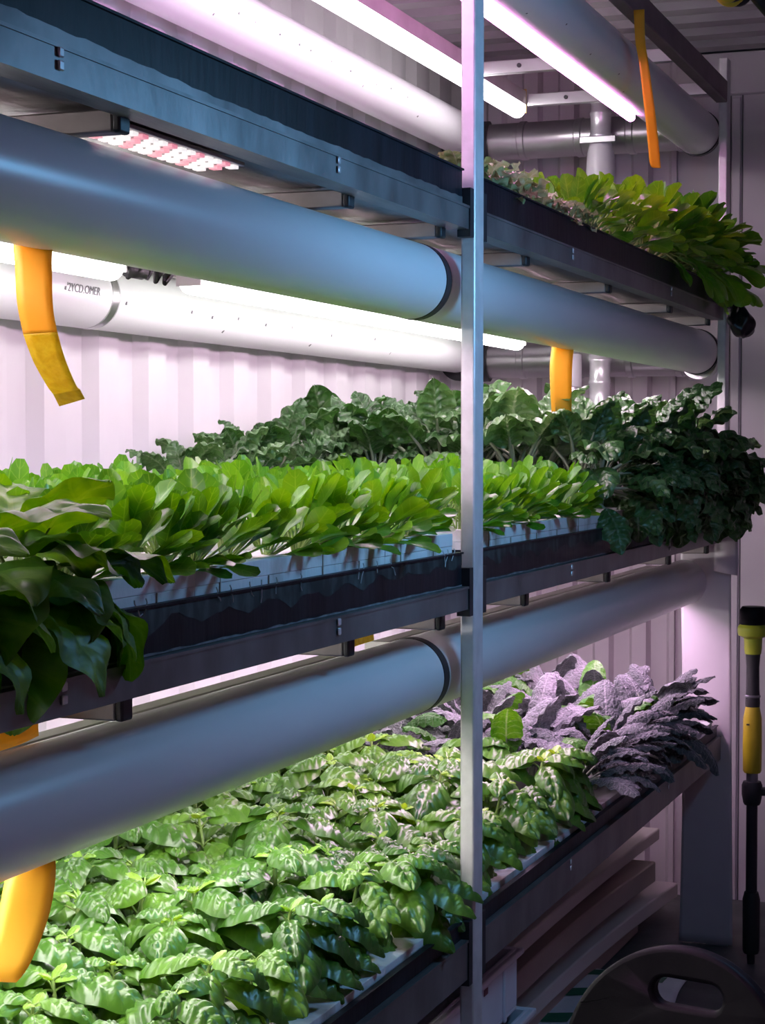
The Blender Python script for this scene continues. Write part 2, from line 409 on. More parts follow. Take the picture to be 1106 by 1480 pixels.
# ------------------------------------------------------------------ air ducts (pvc pipes)
R_P = 0.0635
def long_pipe(x, z, label, ring_y, y0=0.2, y1=5.40, front=True, collar=True):
    e = empty('pvc_duct', (x, 2.9, z), label=label, cat='air duct')
    for a, b in ((y0, ring_y), (ring_y + 0.03, y1)):
        mb = MB(); r = R_P
        mb.lathe([(0, a), (r - 0.006, a), (r, a + 0.001), (r, b - 0.001), (r - 0.006, b), (0, b)], (x, 0, z), 'y', 56)
        p = part('pipe_section', mb, M['pvc'], e)
    mb = MB(); r = R_P
    mb.lathe([(0, ring_y - 0.001), (r - 0.004, ring_y), (r + 0.0008, ring_y + 0.002), (r + 0.0008, ring_y + 0.026), (r - 0.004, ring_y + 0.030), (0, ring_y + 0.031)], (x, 0, z), 'y', 56)
    part('coupling_ring', mb, M['rubber'] if front else M['galv'], e)['label'] = 'black rubber coupling ring' if front else 'grey metal band clamp'
    if not collar: return e
    mb = MB()
    mb.lathe([(0, y1), (r + 0.003, y1), (r + 0.003, y1 + 0.022), (r - 0.004, y1 + 0.03), (0, y1 + 0.034)], (x, 0, z), 'y', 48)
    part('end_collar', mb, M['rubber'], e)['label'] = 'black rubber end collar'
    return e
d_up = long_pipe(-1.045, 1.696, 'grey-blue pvc air duct along the front, below the upper tray', 2.935)
d_lo = long_pipe(-1.045, 1.037, 'grey-blue pvc air duct along the front, below the middle tray', 2.925, y1=5.25, collar=False)
d_top = long_pipe(-1.045, 2.327, 'pink-lit pvc air duct at the front just under the brown top beam', 2.94)
d_bm = long_pipe(-1.80, 1.712, 'bright white pvc air duct against the corrugated wall, over the seedlings', 3.18, front=False, y1=5.47)
d_bt = long_pipe(-1.80, 2.383, 'pink and white pvc air duct along the wall near the ceiling', 2.6, front=False, y1=5.47)
d_bl = long_pipe(-1.80, 1.05, 'white pvc air duct along the wall behind the basil', 3.0, front=False, y1=5.47)
# faint factory print and specks on the wall-side pipe
def text(body, size, parent, M4, mat):
    cu = bpy.data.curves.new('print', 'FONT'); cu.body = body; cu.size = size; cu.extrude = 0.0003
    cu.align_x = 'LEFT'
    tmp = bpy.data.objects.new('tmp', cu); C.objects.link(tmp)
    bpy.context.view_layer.update()
    me = bpy.data.meshes.new_from_object(tmp.evaluated_get(bpy.context.evaluated_depsgraph_get()))
    bpy.data.objects.remove(tmp); me.name = 'factory_print'; me.materials.clear(); me.materials.append(mat)
    me.transform(M4)
    return me
def on_pipe(x, z, ang, y):
    """local frame lying on a pipe surface at angle ang above horizontal, reading along +y, facing +x"""
    n = Vector((cos(ang), 0, sin(ang))); rt = Vector((0, 1, 0)); up = n.cross(rt)
    p = Vector((x, y, z)) + n * (R_P + 0.0004)
    return Matrix(((rt.x, up.x, n.x, p.x), (rt.y, up.y, n.y, p.y), (rt.z, up.z, n.z, p.z), (0, 0, 0, 1)))
off = Matrix.Translation(-Vector((-1.80, 2.9, 1.712)))
me = text("'2YCD.OMER", 0.022, d_bm, off @ on_pipe(-1.80, 1.712, rad(-6), 3.005), M['ink'])
link('factory_print', me, d_bm)
mb = MB(); rng = random.Random(5)
for y, a in ((3.0, -2), (3.235, -12), (3.52, -10), (3.62, -14), (3.75, -9), (3.9, -13), (4.05, -10), (4.3, -15), (4.6, -8), (3.7, -40), (4.2, -45), (4.75, -38)):
    m4 = off @ on_pipe(-1.80, 1.712, rad(a), y)
    w_ = rng.uniform(0.002, 0.005)
    mb.add([m4 @ Vector(p) for p in ((-w_, -0.003, 0), (w_, -0.004, 0), (w_ * 1.2, 0.004, 0), (-w_ * .6, 0.003, 0))], [(0, 1, 2, 3)])
build('pipe_specks', mb, M['ink'], d_bm)
mb = MB(); off2 = Matrix.Translation(-Vector((-1.80, 2.9, 2.383)))
for i in range(16):
    y = 3.3 + 0.11 * i + rng.uniform(-.03, .03); a = rng.choice((-5, -12, -30, -36))
    m4 = off2 @ on_pipe(-1.80, 2.383, rad(a), y); w_ = rng.uniform(0.002, 0.006)
    mb.add([m4 @ Vector(p) for p in ((-w_, -0.0025, 0), (w_, -0.003, 0), (w_ * 1.2, 0.003, 0), (-w_ * .6, 0.002, 0))], [(0, 1, 2, 3)])
build('pipe_specks', mb, M['ink'], d_bt)
mb = MB(); off3 = Matrix.Translation(-Vector((-1.045, 2.9, 2.327)))
for y, a in ((3.75, -40), (4.0, -55), (4.25, -50), (3.55, -70), (4.4, -75), (4.6, -52)):
    m4 = off3 @ on_pipe(-1.045, 2.327, rad(a), y); w_ = 0.003
    mb.add([m4 @ Vector(p) for p in ((-w_, -0.002, 0), (w_, -0.002, 0), (w_ * 1.2, 0.002, 0), (-w_ * .6, 0.002, 0))], [(0, 1, 2, 3)])
build('pipe_specks', mb, M['ink'], d_top)

# galvanised cross ducts at the far end
def cross_duct(z, label):
    e = empty('galvanised_cross_duct', (-1.4, 5.6, z), label=label, cat='air duct')
    mb = MB(); mb.cyl((-1.73, 5.6, z), (-1.09, 5.6, z), 0.056, 40); part('pipe', mb, M['galv'], e)
    for x in (-1.62, -1.44, -1.28, -1.13):
        mb = MB(); mb.lathe([(0.056, x - 0.012), (0.0595, x - 0.009), (0.0595, x + 0.009), (0.056, x + 0.012)], (0, 5.6, z), 'x', 40)
        part('band', mb, M['galv'], e)
    mb = MB()
    mb.tube([(-1.80 + 0.07 * (1 - cos(q)), 5.505 + 0.095 * sin(q), z) for q in [pi / 2 * k / 10 for k in range(11)]], 0.066, 36)
    part('rubber_elbow', mb, M['rubber'], e)['label'] = 'black rubber elbow'
    mb = MB()
    mb.tube([(-1.045 - 0.05 * (1 - cos(q)), 5.445 + 0.155 * sin(q), z - 0.02) for q in [pi / 2 * k / 10 for k in range(11)]], 0.052, 36)
    part('front_elbow', mb, M['galv'], e)
cross_duct(2.366, 'shiny galvanised cross duct at the far end, above the leafy upper tray')
cross_duct(1.69, 'shiny galvanised cross duct at the far end, just above the kale')
e = empty('vertical_air_riser', (-1.355, 5.505, 0), label='shiny ribbed vertical air pipe rising at the far end behind the plants', cat='pipe')
mb = MB(); prof = [(0, 1.22)]
z = 1.22
while z < 2.43:
    prof += [(0.031, z), (0.031, z + 0.05), (0.0335, z + 0.055), (0.0335, z + 0.062)]; z += 0.067
prof += [(0, z)]
mb.lathe(prof, (-1.355, 5.505, 0), 'z', 32); part('pipe', mb, M['bright'], e)
mb = MB(); mb.lathe([(0.032, 2.20), (0.046, 2.21), (0.040, 2.30), (0.033, 2.33)], (-1.355, 5.505, 0), 'z', 32); part('glare_sleeve', mb, M['pvc'], e)  # white flare added to imitate lamp glare and bloom on the riser
mb = MB(); mb.box(-1.41, -1.30, 5.462, 5.471, 2.325, 2.345); part('strap', mb, M['galv'], e, bevel=0.002)
mb = MB(); mb.cyl((-1.445, 5.50, 1.22), (-1.445, 5.50, 1.70), 0.034, 32)
e2 = empty('vertical_pvc_pipe', (-1.445, 5.5, 0), label='blue-grey plain vertical pipe left of the ribbed riser, behind the kale', cat='pipe')
part('pipe', mb, M['pvc'], e2)
mb = MB(); mb.lathe([(0.034, 1.575), (0.0365, 1.577), (0.0365, 1.60), (0.034, 1.602)], (-1.445, 5.50, 0), 'z', 32); part('clamp', mb, M['galv'], e2)

# ------------------------------------------------------------------ lamps
def lamp(x, z0, z1, y0, y1, led, label, group, glow_h=0.034, w=0.046):
    e = empty('led_bar', (x, (y0 + y1) / 2, z0), label=label, cat='grow light', group=group)
    h = w / 2
    mb = MB()
    prof = [(x - h, z0 + glow_h), (x + h, z0 + glow_h), (x + h * 0.95, z1 - 0.006), (x + h * 0.6, z1), (x - h * 0.6, z1), (x - h * 0.95, z1 - 0.006)]
    mb.prism(prof, 'y', y0, y1); part('housing', mb, M['housing'], e)
    mb = MB()
    n = 9
    prof = [(x - h * 0.94, z0 + glow_h)] + [(x + h * 0.94 * cos(pi + pi * k / n), z0 + glow_h * 0.62 + glow_h * 0.62 * sin(pi + pi * k / n)) for k in range(n + 1)] + [(x + h * 0.94, z0 + glow_h)]
    mb.prism(prof, 'y', y0 + 0.006, y1 - 0.006); part('diffuser', mb, led, e)
    for yy, cm in ((y0 - 0.004, 'housing'), (y1, 'amber' if led is M['top_led'] and y1 > 4 else 'housing')):
        mb = MB(); mb.box(x - h, x + h, yy, yy + 0.004, z0 + glow_h * 0.4, z1)
        part('end_cap', mb, M[cm], e)
    return e
for nm, zb, desc in (('top', 2.380, 'under the ceiling'), ('middle', 1.703, 'over the seedlings'), ('bottom', 1.030, 'over the basil')):
    g = 'white and pink led bars'
    for (a, b), side in (((0.8, 2.84), 'nearer of the pair'), ((3.13, 5.29), 'farther of the pair')):
        lamp(-1.55, zb, zb + 0.084, a, b, M['top_led' if nm == 'top' else 'white_led'], 'white led bar in front of the wall duct ' + desc + ', ' + side, g, 0.037, 0.050)
for nm, zp in (('upper', 1.696), ('lower', 1.037)):
    for (a, b), side in (((0.5, 2.86), 'left of the near post'), ((3.02, 5.23), 'right of the near post')):
        d = {'upper': 'behind the front duct below the upper tray', 'lower': 'behind the front duct below the middle tray'}[nm]
        led = {'upper': 'blush_led', 'lower': 'warm_led' if a < 1 else 'rose_led'}[nm]
        lamp(-1.135, zp - 0.036, zp + 0.046, a, b, M[led], 'pinkish led bar ' + d + ', ' + side, 'white and pink led bars')
for (a, b), side in (((0.5, 2.86), 'left of the near post'), ((3.02, 4.72), 'right of the near post')):
    e = empty('led_tube', (-1.083, (a + b) / 2, 2.26), label='thin pink led tube clipped under the topmost front duct, ' + side, cat='grow light', group='white and pink led bars')
    mb = MB(); mb.lathe([(0, a), (0.009, a), (0.012, a + 0.004), (0.012, b - 0.004), (0.009, b), (0, b)], (-1.083, 0, 2.2615), 'y', 20); part('diffuser', mb, M['pink_led'], e)
# plug and cable between the two middle bars
mb = MB(); rng = random.Random(2)
pts = [(-1.545, 2.835, 1.75)]
for k in range(14):
    pts.append((-1.525 + 0.012 * sin(k * 1.9), 2.85 + 0.012 * k + 0.014 * sin(k * 2.3), 1.728 + 0.017 * cos(k * 1.7)))
pts += [(-1.53, 3.06, 1.755), (-1.545, 3.128, 1.755)]
mb.tube(pts, 0.005, 8)
mb.cyl((-1.53, 2.855, 1.725), (-1.53, 2.905, 1.725), 0.015, 12)
tag(build('lamp_cable', mb, M['cable'], smooth=True), label='tangled black cable joining the two white bars over the seedlings', cat='cable')

# ------------------------------------------------------------------ trays and foam rafts
rng = random.Random(11)
RAFT_TOP = {}
for lv, z in LEVEL.items():
    hh = 0.038 if lv != 'bottom' else 0.066
    zt = z + hh + 0.001
    wall_h = {'upper': 0.056, 'middle': 0.053, 'bottom': 0.028}[lv]
    for bay, (y0, y1) in BAYS.items():
        y0b, y1b = y0 + 0.025, y1 - 0.025
        where = {'upper': 'upper level', 'middle': 'middle level', 'bottom': 'bottom level'}[lv]
        e = empty('nutrient_tray', (-1.39, (y0 + y1) / 2, zt), label='long black plastic nutrient tray on the %s, %s of the near post' % (where, bay), cat='tray', group='black nutrient trays')
        mb = MB()
        xo, xi = -0.953, -0.960
        zi = z + 0.018
        # shallow trough sitting on the rail
        prof = [(xo, zt), (xo, zt + wall_h), (xo + 0.004, zt + wall_h), (xo + 0.004, zt + wall_h + 0.003), (xi, zt + wall_h + 0.003), (xi, zt + 0.004),
                (-1.828, zt + 0.004), (-1.828, zt + wall_h + 0.003), (-1.835, zt + wall_h + 0.003), (-1.835, zt)]
        mb.prism(prof, 'y', y0b, y1b)
        mb.box(xi, -1.828, y0b, y0b + 0.006, zt, zt + wall_h); mb.box(xi, -1.828, y1b - 0.006, y1b, zt, zt + wall_h)
        part('trough', mb, M['tray'], e)
        # film of algae on the outer wall, ragged lower edge
        mb = MB(); n = 120
        lows = [zt + wall_h * (0.62 + 0.22 * sin(i * 0.9) * rng.random()) for i in range(n + 1)]
        vs = []; 
        for i in range(n + 1):
            yy = y0b + (y1b - y0b) * i / n
            vs += [(xo + 0.0006, yy, zt + wall_h - 0.001), (xo + 0.0006, yy, lows[i])]
        mb.add(vs, [(2*i, 2*i+1, 2*i+3, 2*i+2) for i in range(n)])
        if lv == 'middle': part('algae_film', mb, M['algae'], e)
        # middle: pale water-mark crust; upper: steel-coloured band painted in for a blue reflection
        mb = MB(); vs = []
        for i in range(n + 1):
            yy = y0b + (y1b - y0b) * i / n
            up = zt + (0.012 if lv == 'upper' else 0.001) + 0.0025 * rng.random() + (0.010 * max(0, 1 - (yy - 1.3) / 0.7) if lv == 'upper' and bay == 'left' else 0)
            vs += [(xo + 0.0007, yy, zt - 0.0002), (xo + 0.0007, yy, up)]
        mb.add(vs, [(2*i, 2*i+2, 2*i+3, 2*i+1) for i in range(n)])
        part('water_mark_and_sheen', mb, M['rail'] if lv == 'upper' else M['waterline'], e) if lv == 'middle' or (lv == 'upper' and bay == 'left') else None
        # rafts
        zr = {'upper': zt + 0.022, 'middle': zt + 0.040, 'bottom': zt + 0.012}[lv]
        th = {'upper': 0.03, 'middle': 0.047, 'bottom': 0.028}[lv]
        RAFT_TOP[lv] = zr + th
        n = 7; L_ = (y1b - y0b - 0.02) / n
        for k in range(n):
            ya = y0b + 0.01 + k * L_
            if ya + L_ < 1.2: continue
            er = empty('foam_raft', (-1.39, ya + L_ / 2, zr), label='white foam raft on the %s tray, %s %s the near post' % (lv, ORD[n - 1 - k] if bay == 'left' else ORD[k], 'left of' if bay == 'left' else 'right of'), cat='foam raft', group='white foam rafts')
            mb = MB()
            mb.box(-0.9655 - rng.random() * 0.001, -1.82, ya + 0.0006, ya + L_ - 0.0006, zr, zr + th * 0.553)
            mb.box(-0.9645 - rng.random() * 0.001, -1.82, ya + 0.0005, ya + L_ - 0.0005, zr + th * 0.556, zr + th)
            part('foam_board', mb, M['foam'], er, bevel=0.001)
            if lv == 'middle':
                mb = MB()
                for q in range(2):
                    yy = ya + L_ * (0.2 + 0.45 * q + 0.05 * rng.random())
                    mb.box(-0.9652, -0.9642, yy, yy + 0.0020, zr + 0.004, zr + th * (0.55 if q % 2 else 0.98))
                part('seam_line', mb, M['stain'], er)

# hanging roots over the middle tray wall
mb = MB()
for i in range(16):
    y = 1.70 + 1.2 * rng.random(); zz = 1.243
    pts = [(-0.9515, y, zz + 0.012)]
    dy = rng.uniform(-0.006, 0.006)
    for k in range(4): pts.append((-0.9505 + rng.uniform(-.001, .001), y + dy * k, zz + 0.008 - 0.008 * k * rng.uniform(0.5, 1.1)))
    mb.tube(pts, 0.0008, 4)
tag(build('root_fringe', mb, M['scale']), label='pale stray roots hanging over the black wall of the middle tray', cat='roots', kind='stuff')

# ------------------------------------------------------------------ plants
def width(shape, t):
    t = min(max(t, 0.0), 1.0)
    if shape == 'spat': return 1.62 * (t ** 0.8) * ((1 - t) ** 0.42) if 0 < t < 1 else 0.0
    if shape == 'ovate': return 1.75 * (t ** 0.55) * ((1 - t) ** 0.75) if 0 < t < 1 else 0.0
    if shape == 'strap': return 1.40 * (t ** 0.30) * ((1 - t) ** 0.38) if 0 < t < 1 else 0.0
    return sin(pi * t ** 0.85) ** 0.75 if 0 < t < 1 else 0.0

def leaf(mb, st, o, az, e0, bend, L, W, pet=0.03, shape='oval', cup=0.3, ruf=0.0, rf=3.0, puck=0.0, npk=6, nx=6, nt=9, twist=0.0, rng=random, pr=0.0018, p=1.3):
    tot = pet + L; ns = 24
    pos = Vector(o); path = []
    for i in range(ns + 1):
        e = e0 - bend * (i / ns) ** p
        T = Vector((cos(e) * cos(az), cos(e) * sin(az), sin(e)))
        path.append((pos.copy(), T, e)); pos = pos + T * (tot / ns)
    def at(s):
        f = min(max(s / tot, 0), 1) * ns; i = min(int(f), ns - 1); g = f - i
        a, b = path[i], path[i + 1]
        return a[0].lerp(b[0], g), a[1].lerp(b[1], g).normalized(), a[2] * (1 - g) + b[2] * g
    if pet > 0.004 and st is not None:
        st.tube([at(pet * k / 3)[0] for k in range(4)] + [at(pet + L * 0.25)[0]], [pr * 1.25, pr * 1.1, pr, pr, pr * 0.5], 5, cap=False)
    ph1, ph2 = rng.uniform(0, 6.28), rng.uniform(0, 6.28)
    def fn(u, v):
        x = (u - 0.5) * 2; t = 0.015 + 0.97 * v
        c, T, e = at(pet + L * t)
        S = Vector((-sin(az), cos(az), 0)); N = S.cross(T) * -1
        N = T.cross(S); 
        if N.z < 0 and abs(e) < pi / 2: N = -N
        if twist:
            a = twist * t; S, N = S * cos(a) + N * sin(a), N * cos(a) - S * sin(a)
        w = W * 0.5 * width(shape, t); ax = abs(x)
        d = cup * w * ax * ax
        lat = 0.0
        if ruf:
            phs = ph1 if x > 0 else ph2
            q = 2 * pi * rf * t + phs
            d += ruf * W * ax ** 2 * sin(q) * (0.35 + 0.65 * sin(pi * t))
            lat = 0.22 * ruf * W * ax ** 3 * cos(q * 1.0 + 0.7)
        if puck:
            d += puck * abs(sin(pi * (npk * t - 1.25 * ax))) * (1 - ax ** 3) * (1 - math.exp(-(x / 0.16) ** 2)) * (0.3 + 0.7 * sin(pi * t))
        return c + S * (w * x + (lat if x > 0 else -lat)) + N * d
    mb.grid(fn, nx, nt)

def plant_choy(seed, lean=None, scale=1.0, nleaf=11):
    rng = random.Random(seed); mb, st = MB(), MB()
    for i in range(nleaf):
        f = i / nleaf
        az = i * 2.4 + rng.uniform(-.3, .3)
        e0 = rad(84 - 46 * f + rng.uniform(-8, 8)); L = 0.052 + 0.024 * rng.random(); pet = 0.050 - 0.014 * f
        if lean is not None and f > 0.25:
            az = rng.uniform(-1.15, 1.3); e0 = rad(80 - 76 * (f - 0.25) / 0.75 + rng.uniform(-8, 8)); pet = 0.042 - 0.016 * f
        leaf(mb, st, (0.004 * cos(az), 0.004 * sin(az), 0), az, e0, rad(rng.uniform(2, 30)), L * scale, 0.045 * scale * rng.uniform(.8, 1.15), pet * scale, 'spat', rng.uniform(0.1, 0.5), 0.04, 1.5, 0, 5, 4, 7, rng.uniform(-.9, .9), rng, 0.0016)
    return mb, st, M['choy'], M['stem']

def plant_bokchoy(seed, lean=None, scale=1.0, nleaf=10):
    rng = random.Random(seed); mb, st = MB(), MB()
    for i in range(nleaf):
        f = i / nleaf; az = i * 2.4 + rng.uniform(-.3, .3); e0 = rad(84 - 44 * f + rng.uniform(-7, 7))
        L = 0.085 + 0.035 * rng.random(); pet = 0.10 - 0.03 * f
        if lean is not None and f > 0.3:
            az = rng.uniform(-1.2, 1.2); e0 = rad(80 - 52 * (f - .3) / .7 + rng.uniform(-10, 10))
        leaf(mb, st, (0.006 * cos(az), 0.006 * sin(az), 0), az, e0, rad(rng.uniform(5, 45) + (25 * f if lean is not None else 0)), L * scale, 0.066 * scale * rng.uniform(.85, 1.2), pet * scale, 'spat', rng.uniform(-.1, 0.5), 0.05, 1.6, 0.0015, 5, 6, 9, rng.uniform(-.8, .8), rng, 0.003)
    return mb, st, M['choy'], M['stem']

def plant_basil(seed, lean=None, scale=1.0):
    rng = random.Random(seed); mb, st = MB(), MB()
    hgt = rng.uniform(0.085, 0.125) * scale
    tilt = (0.012, 0) if lean is None else (0.025, 0.0)
    st.tube([(0, 0, 0), (tilt[0] * .5, 0, hgt * .5), (tilt[0], 0, hgt)], [0.004, 0.003, 0.002], 6)
    a0 = rng.uniform(0, pi)
    for k, (zf, big, q_) in enumerate(((0.35, 1.0, 3), (0.62, 1.12, 3), (0.84, 0.95, 3), (0.97, 0.62, 2))):
        z = hgt * zf; x = tilt[0] * zf
        for q in range(q_):
            az = a0 + k * 1.15 + q * 2 * pi / q_ + rng.uniform(-.35, .35)
            if lean is not None and k < 2: az = rng.uniform(-1.25, 1.25)
            e0 = rad(30 + 34 * zf + rng.uniform(-10, 12)); bend = rad(rng.uniform(95, 135))
            L = 0.098 * big * scale * rng.uniform(.85, 1.12)
            leaf(mb, st, (x, 0, z), az, e0, bend, L, L * rng.uniform(.74, .90), 0.016 * big * scale, 'ovate', -0.42, 0.02, 2, 0.0095 * big * scale, 5.5, 12, 24, rng.uniform(-.3, .3), rng, 0.0013, 0.50)
    mb.k = 1
    for q in range(4):
        az = a0 + q * 1.6 + rng.uniform(-.2, .2); L = rng.uniform(.018, .030) * scale
        leaf(mb, st, (tilt[0], 0, hgt - 0.004), az, rad(rng.uniform(20, 55)), rad(rng.uniform(30, 80)), L, L * .72, 0.003, 'ovate', -0.2, 0, 2, 0.003, 4, 6, 8, 0, rng, 0.001)
    return mb, st, [M['basil'], M['basil_tip']], M['stem']

def plant_kale(seed, lean=None, scale=1.0, nleaf=11):
    rng = random.Random(seed); mb, st = MB(), MB()
    st.tube([(0, 0, 0), (0.004, 0, 0.06 * scale)], [0.007, 0.006], 7)
    for i in range(nleaf):
        f = i / nleaf; az = i * 2.4 + rng.uniform(-.3, .3); e0 = rad(82 - 40 * f + rng.uniform(-8, 8))
        L = (0.082 + 0.045 * rng.random()) * scale; pet = (0.11 - 0.02 * f) * scale; bend = rad(rng.uniform(30, 85))
        if lean is not None and f > 0.35:
            az = rng.uniform(-1.3, 1.25); e0 = rad(62 - 60 * (f - .35) / .65 + rng.uniform(-10, 10)); bend = rad(rng.uniform(50, 110))
        leaf(mb, st, (0, 0, 0.03 * scale), az, e0, bend, L, L * rng.uniform(.62, .82), pet, 'oval', rng.uniform(-.25, .3), 0.085, rng.uniform(3, 4.5), 0.015, 7, 14, 30, rng.uniform(-.6, .6), rng, 0.0028)
    return mb, st, M['kale'], M['stem_k']

def plant_lacinato(seed, lean=None, scale=1.0, nleaf=11):
    rng = random.Random(seed); mb, st = MB(), MB()
    st.tube([(0, 0, 0), (0.004, 0, 0.07 * scale)], [0.008, 0.006], 7)
    for i in range(nleaf):
        f = i / nleaf; az = i * 2.4 + rng.uniform(-.3, .3); e0 = rad(80 - 40 * f + rng.uniform(-8, 8))
        L = (0.13 + 0.05 * rng.random()) * scale; pet = (0.075 - 0.02 * f) * scale; bend = rad(rng.uniform(50, 115))
        mb.k = 1 if (i % 5 == 2) else 0
        if lean is not None and f > 0.3:
            az = rng.uniform(-1.75, 1.25); e0 = rad(70 - 54 * (f - .3) / .7 + rng.uniform(-14, 14)); bend = rad(rng.uniform(45, 105)); mb.k = 0
        leaf(mb, st, (0, 0, 0.04 * scale), az, e0, bend, L, L * rng.uniform(.38, .50), pet, 'strap', -0.35, 0.06, rng.uniform(4, 6), 0.005, 9, 8, 22, rng.uniform(-.5, .5), rng, 0.003)
    return mb, st, [M['lacinato'], M['lacinato_green']], M['stem_k']

def plant_collard(seed, lean=None, scale=1.0, nleaf=12):
    rng = random.Random(seed); mb, st = MB(), MB()
    for i in range(nleaf):
        f = i / nleaf; az = i * 2.4 + rng.uniform(-.3, .3); e0 = rad(60 - 40 * f + rng.uniform(-8, 8))
        L = (0.13 + 0.05 * rng.random()) * scale; pet = 0.06 * scale; bend = rad(rng.uniform(50, 90))
        if lean is not None and f > 0.2:
            az = rng.uniform(-1.2, 1.2); e0 = rad(50 - 62 * (f - .2) / .8 + rng.uniform(-8, 8)); bend = rad(rng.uniform(70, 115))
        leaf(mb, st, (0, 0, 0), az, e0, bend, L, L * rng.uniform(.72, .9), pet, 'oval', 0.05, 0.06, rng.uniform(2, 3), 0.010, 5, 12, 22, rng.uniform(-.4, .4), rng, 0.003)
    return mb, st, M['collard'], M['stem']

def plant_lettuce(seed, lean=None, scale=1.0, nleaf=15):
    rng = random.Random(seed); mb, st = MB(), MB()
    for i in range(nleaf):
        f = i / nleaf; az = i * 2.4 + rng.uniform(-.3, .3); e0 = rad(80 - 55 * f + rng.uniform(-8, 8))
        leaf(mb, st, (0, 0, 0), az, e0, rad(rng.uniform(30, 90)), 0.065 * scale * rng.uniform(.8, 1.2), 0.06 * scale, 0.02 * scale, 'spat', 0.2, 0.16, rng.uniform(3, 5), 0.004, 5, 8, 14, 0, rng, 0.002)
    return mb, st, M['lettuce'], M['stem']

def plant_over(kind, seed, scale=1.0, nleaf=12):
    rng = random.Random(seed); mb, st = MB(), MB()
    for i in range(nleaf):
        f = i / nleaf; az = rng.uniform(-1.0, 1.2); e0 = rad(48 - 78 * f + rng.uniform(-10, 10))
        if kind == 'kale':
            L = (0.11 + 0.05 * rng.random()) * scale
            leaf(mb, st, (0, 0, 0.02), az, e0, rad(rng.uniform(55, 105)), L, L * rng.uniform(.7, .9), 0.07 * scale, 'oval', rng.uniform(-.3, .2), 0.085, rng.uniform(3, 4.5), 0.015, 7, 14, 30, rng.uniform(-.7, .7), rng, 0.003)
        else:
            leaf(mb, st, (0, 0, 0.01), az, e0, rad(rng.uniform(30, 75)), 0.105 * scale * rng.uniform(.8, 1.15), 0.070 * scale, 0.07 * scale, 'spat', rng.uniform(-.2, .3), 0.05, 1.6, 0.0015, 5, 6, 10, rng.uniform(-.8, .8), rng, 0.003)
    return mb, st, M['kale'] if kind == 'kale' else M['choy'], M['stem_k'] if kind == 'kale' else M['stem']
VAR = {}
def variants(kind, fn, n, **k):
    out = []
    for i in range(n):
        mb, st, lm, sm = fn(hash((kind, i)) % 9973 if False else sum(map(ord, kind)) * 31 + i * 97, **k)
        out.append((mb.mesh(kind, lm), st.mesh(kind + '_stem', sm)))
    VAR[kind] = out
variants('choy', plant_choy, 5)
variants('choy_front', plant_choy, 6, lean=1, nleaf=20)
variants('bokchoy', plant_bokchoy, 5)
variants('bokchoy_front', plant_bokchoy, 5, lean=1, nleaf=14)
variants('basil', plant_basil, 6)
variants('basil_front', plant_basil, 5, lean=1)
variants('kale', plant_kale, 5)
variants('kale_front', plant_kale, 5, lean=1, nleaf=16)
variants('lacinato', plant_lacinato, 5)
variants('lacinato_front', plant_lacinato, 5, lean=1, nleaf=14)
variants('collard', plant_collard, 3)
variants('collard_front', plant_collard, 3, lean=1)
variants('lettuce', plant_lettuce, 4)
variants('kale_over', lambda s_, **k: plant_over('kale', s_), 4)
variants('bokchoy_over', lambda s_, **k: plant_over('bok', s_), 4)

PROTO = {}
def put(name, var, x, y, z, rz, sc, label, cat, group, idx, tilt=(0, 0)):
    key = (name, var, idx % len(VAR[var]))
    me, sme = VAR[var][idx % len(VAR[var])]
    if key not in PROTO:
        o = link(name, me); s = link('stems', sme, o); PROTO[key] = (o, s)
    else:
        o0, s0 = PROTO[key]
        o = o0.copy(); C.objects.link(o)
        s = s0.copy(); C.objects.link(s); s.parent = o
    o.location = (x, y, z); o.rotation_euler = (tilt[0], tilt[1], rz); o.scale = (sc, sc, sc)
    tag(o, label, cat, group)
    return o

NEAR = 2.98
def field(name, words, var, front, ys, xs, z, sc, tray, group, cat, jit=0.016, seed=1, keep=None, scfn=None, spin=0.45):
    """rows of plants across a tray; counted from the near post along the row, rows counted from the aisle"""
    rng = random.Random(seed); n = 0
    left = [y for y in ys if y < NEAR]; right = [y for y in ys if y >= NEAR]
    for ri, x in enumerate(xs):
        for y in ys:
            if keep and not keep(x, y): continue
            if abs(y - NEAR) < 0.03: continue
            side = 'left' if y < NEAR else 'right'
            k = (len([q for q in left if q > y and (not keep or keep(x, q))]) if side == 'left' else len([q for q in right if q < y and (not keep or keep(x, q))]))
            row = 'front row' if ri == 0 else ORD[ri] + ' row'
            lab = '%s, %s on the %s tray, %s %s of the near post' % (words, row, tray, ORD[k], side)
            isf = ri == 0 and front
            s = sc * (rng.uniform(.74, 1.22) if cat == 'basil' else rng.uniform(.88, 1.12)) * (scfn(x, y) if scfn else 1)
            put(name, front if isf else var, x + rng.uniform(-jit, jit) * (0.5 if isf else 1), y + rng.uniform(-jit, jit), z,
                rng.uniform(-spin, spin) if isf else rng.uniform(0, 6.28), s, lab, cat, group, rng.randrange(100), (rng.uniform(-.16, .16), rng.uniform(-.16, .16)) if not isf else (0, 0))
            n += 1
    return n
def span(a, b, d):
    n = int(round((b - a) / d)); return [a + (b - a) * i / n for i in range(n + 1)]

zm, zu, zb_ = RAFT_TOP['middle'] - 0.004, RAFT_TOP['upper'] - 0.004, RAFT_TOP['bottom'] - 0.004
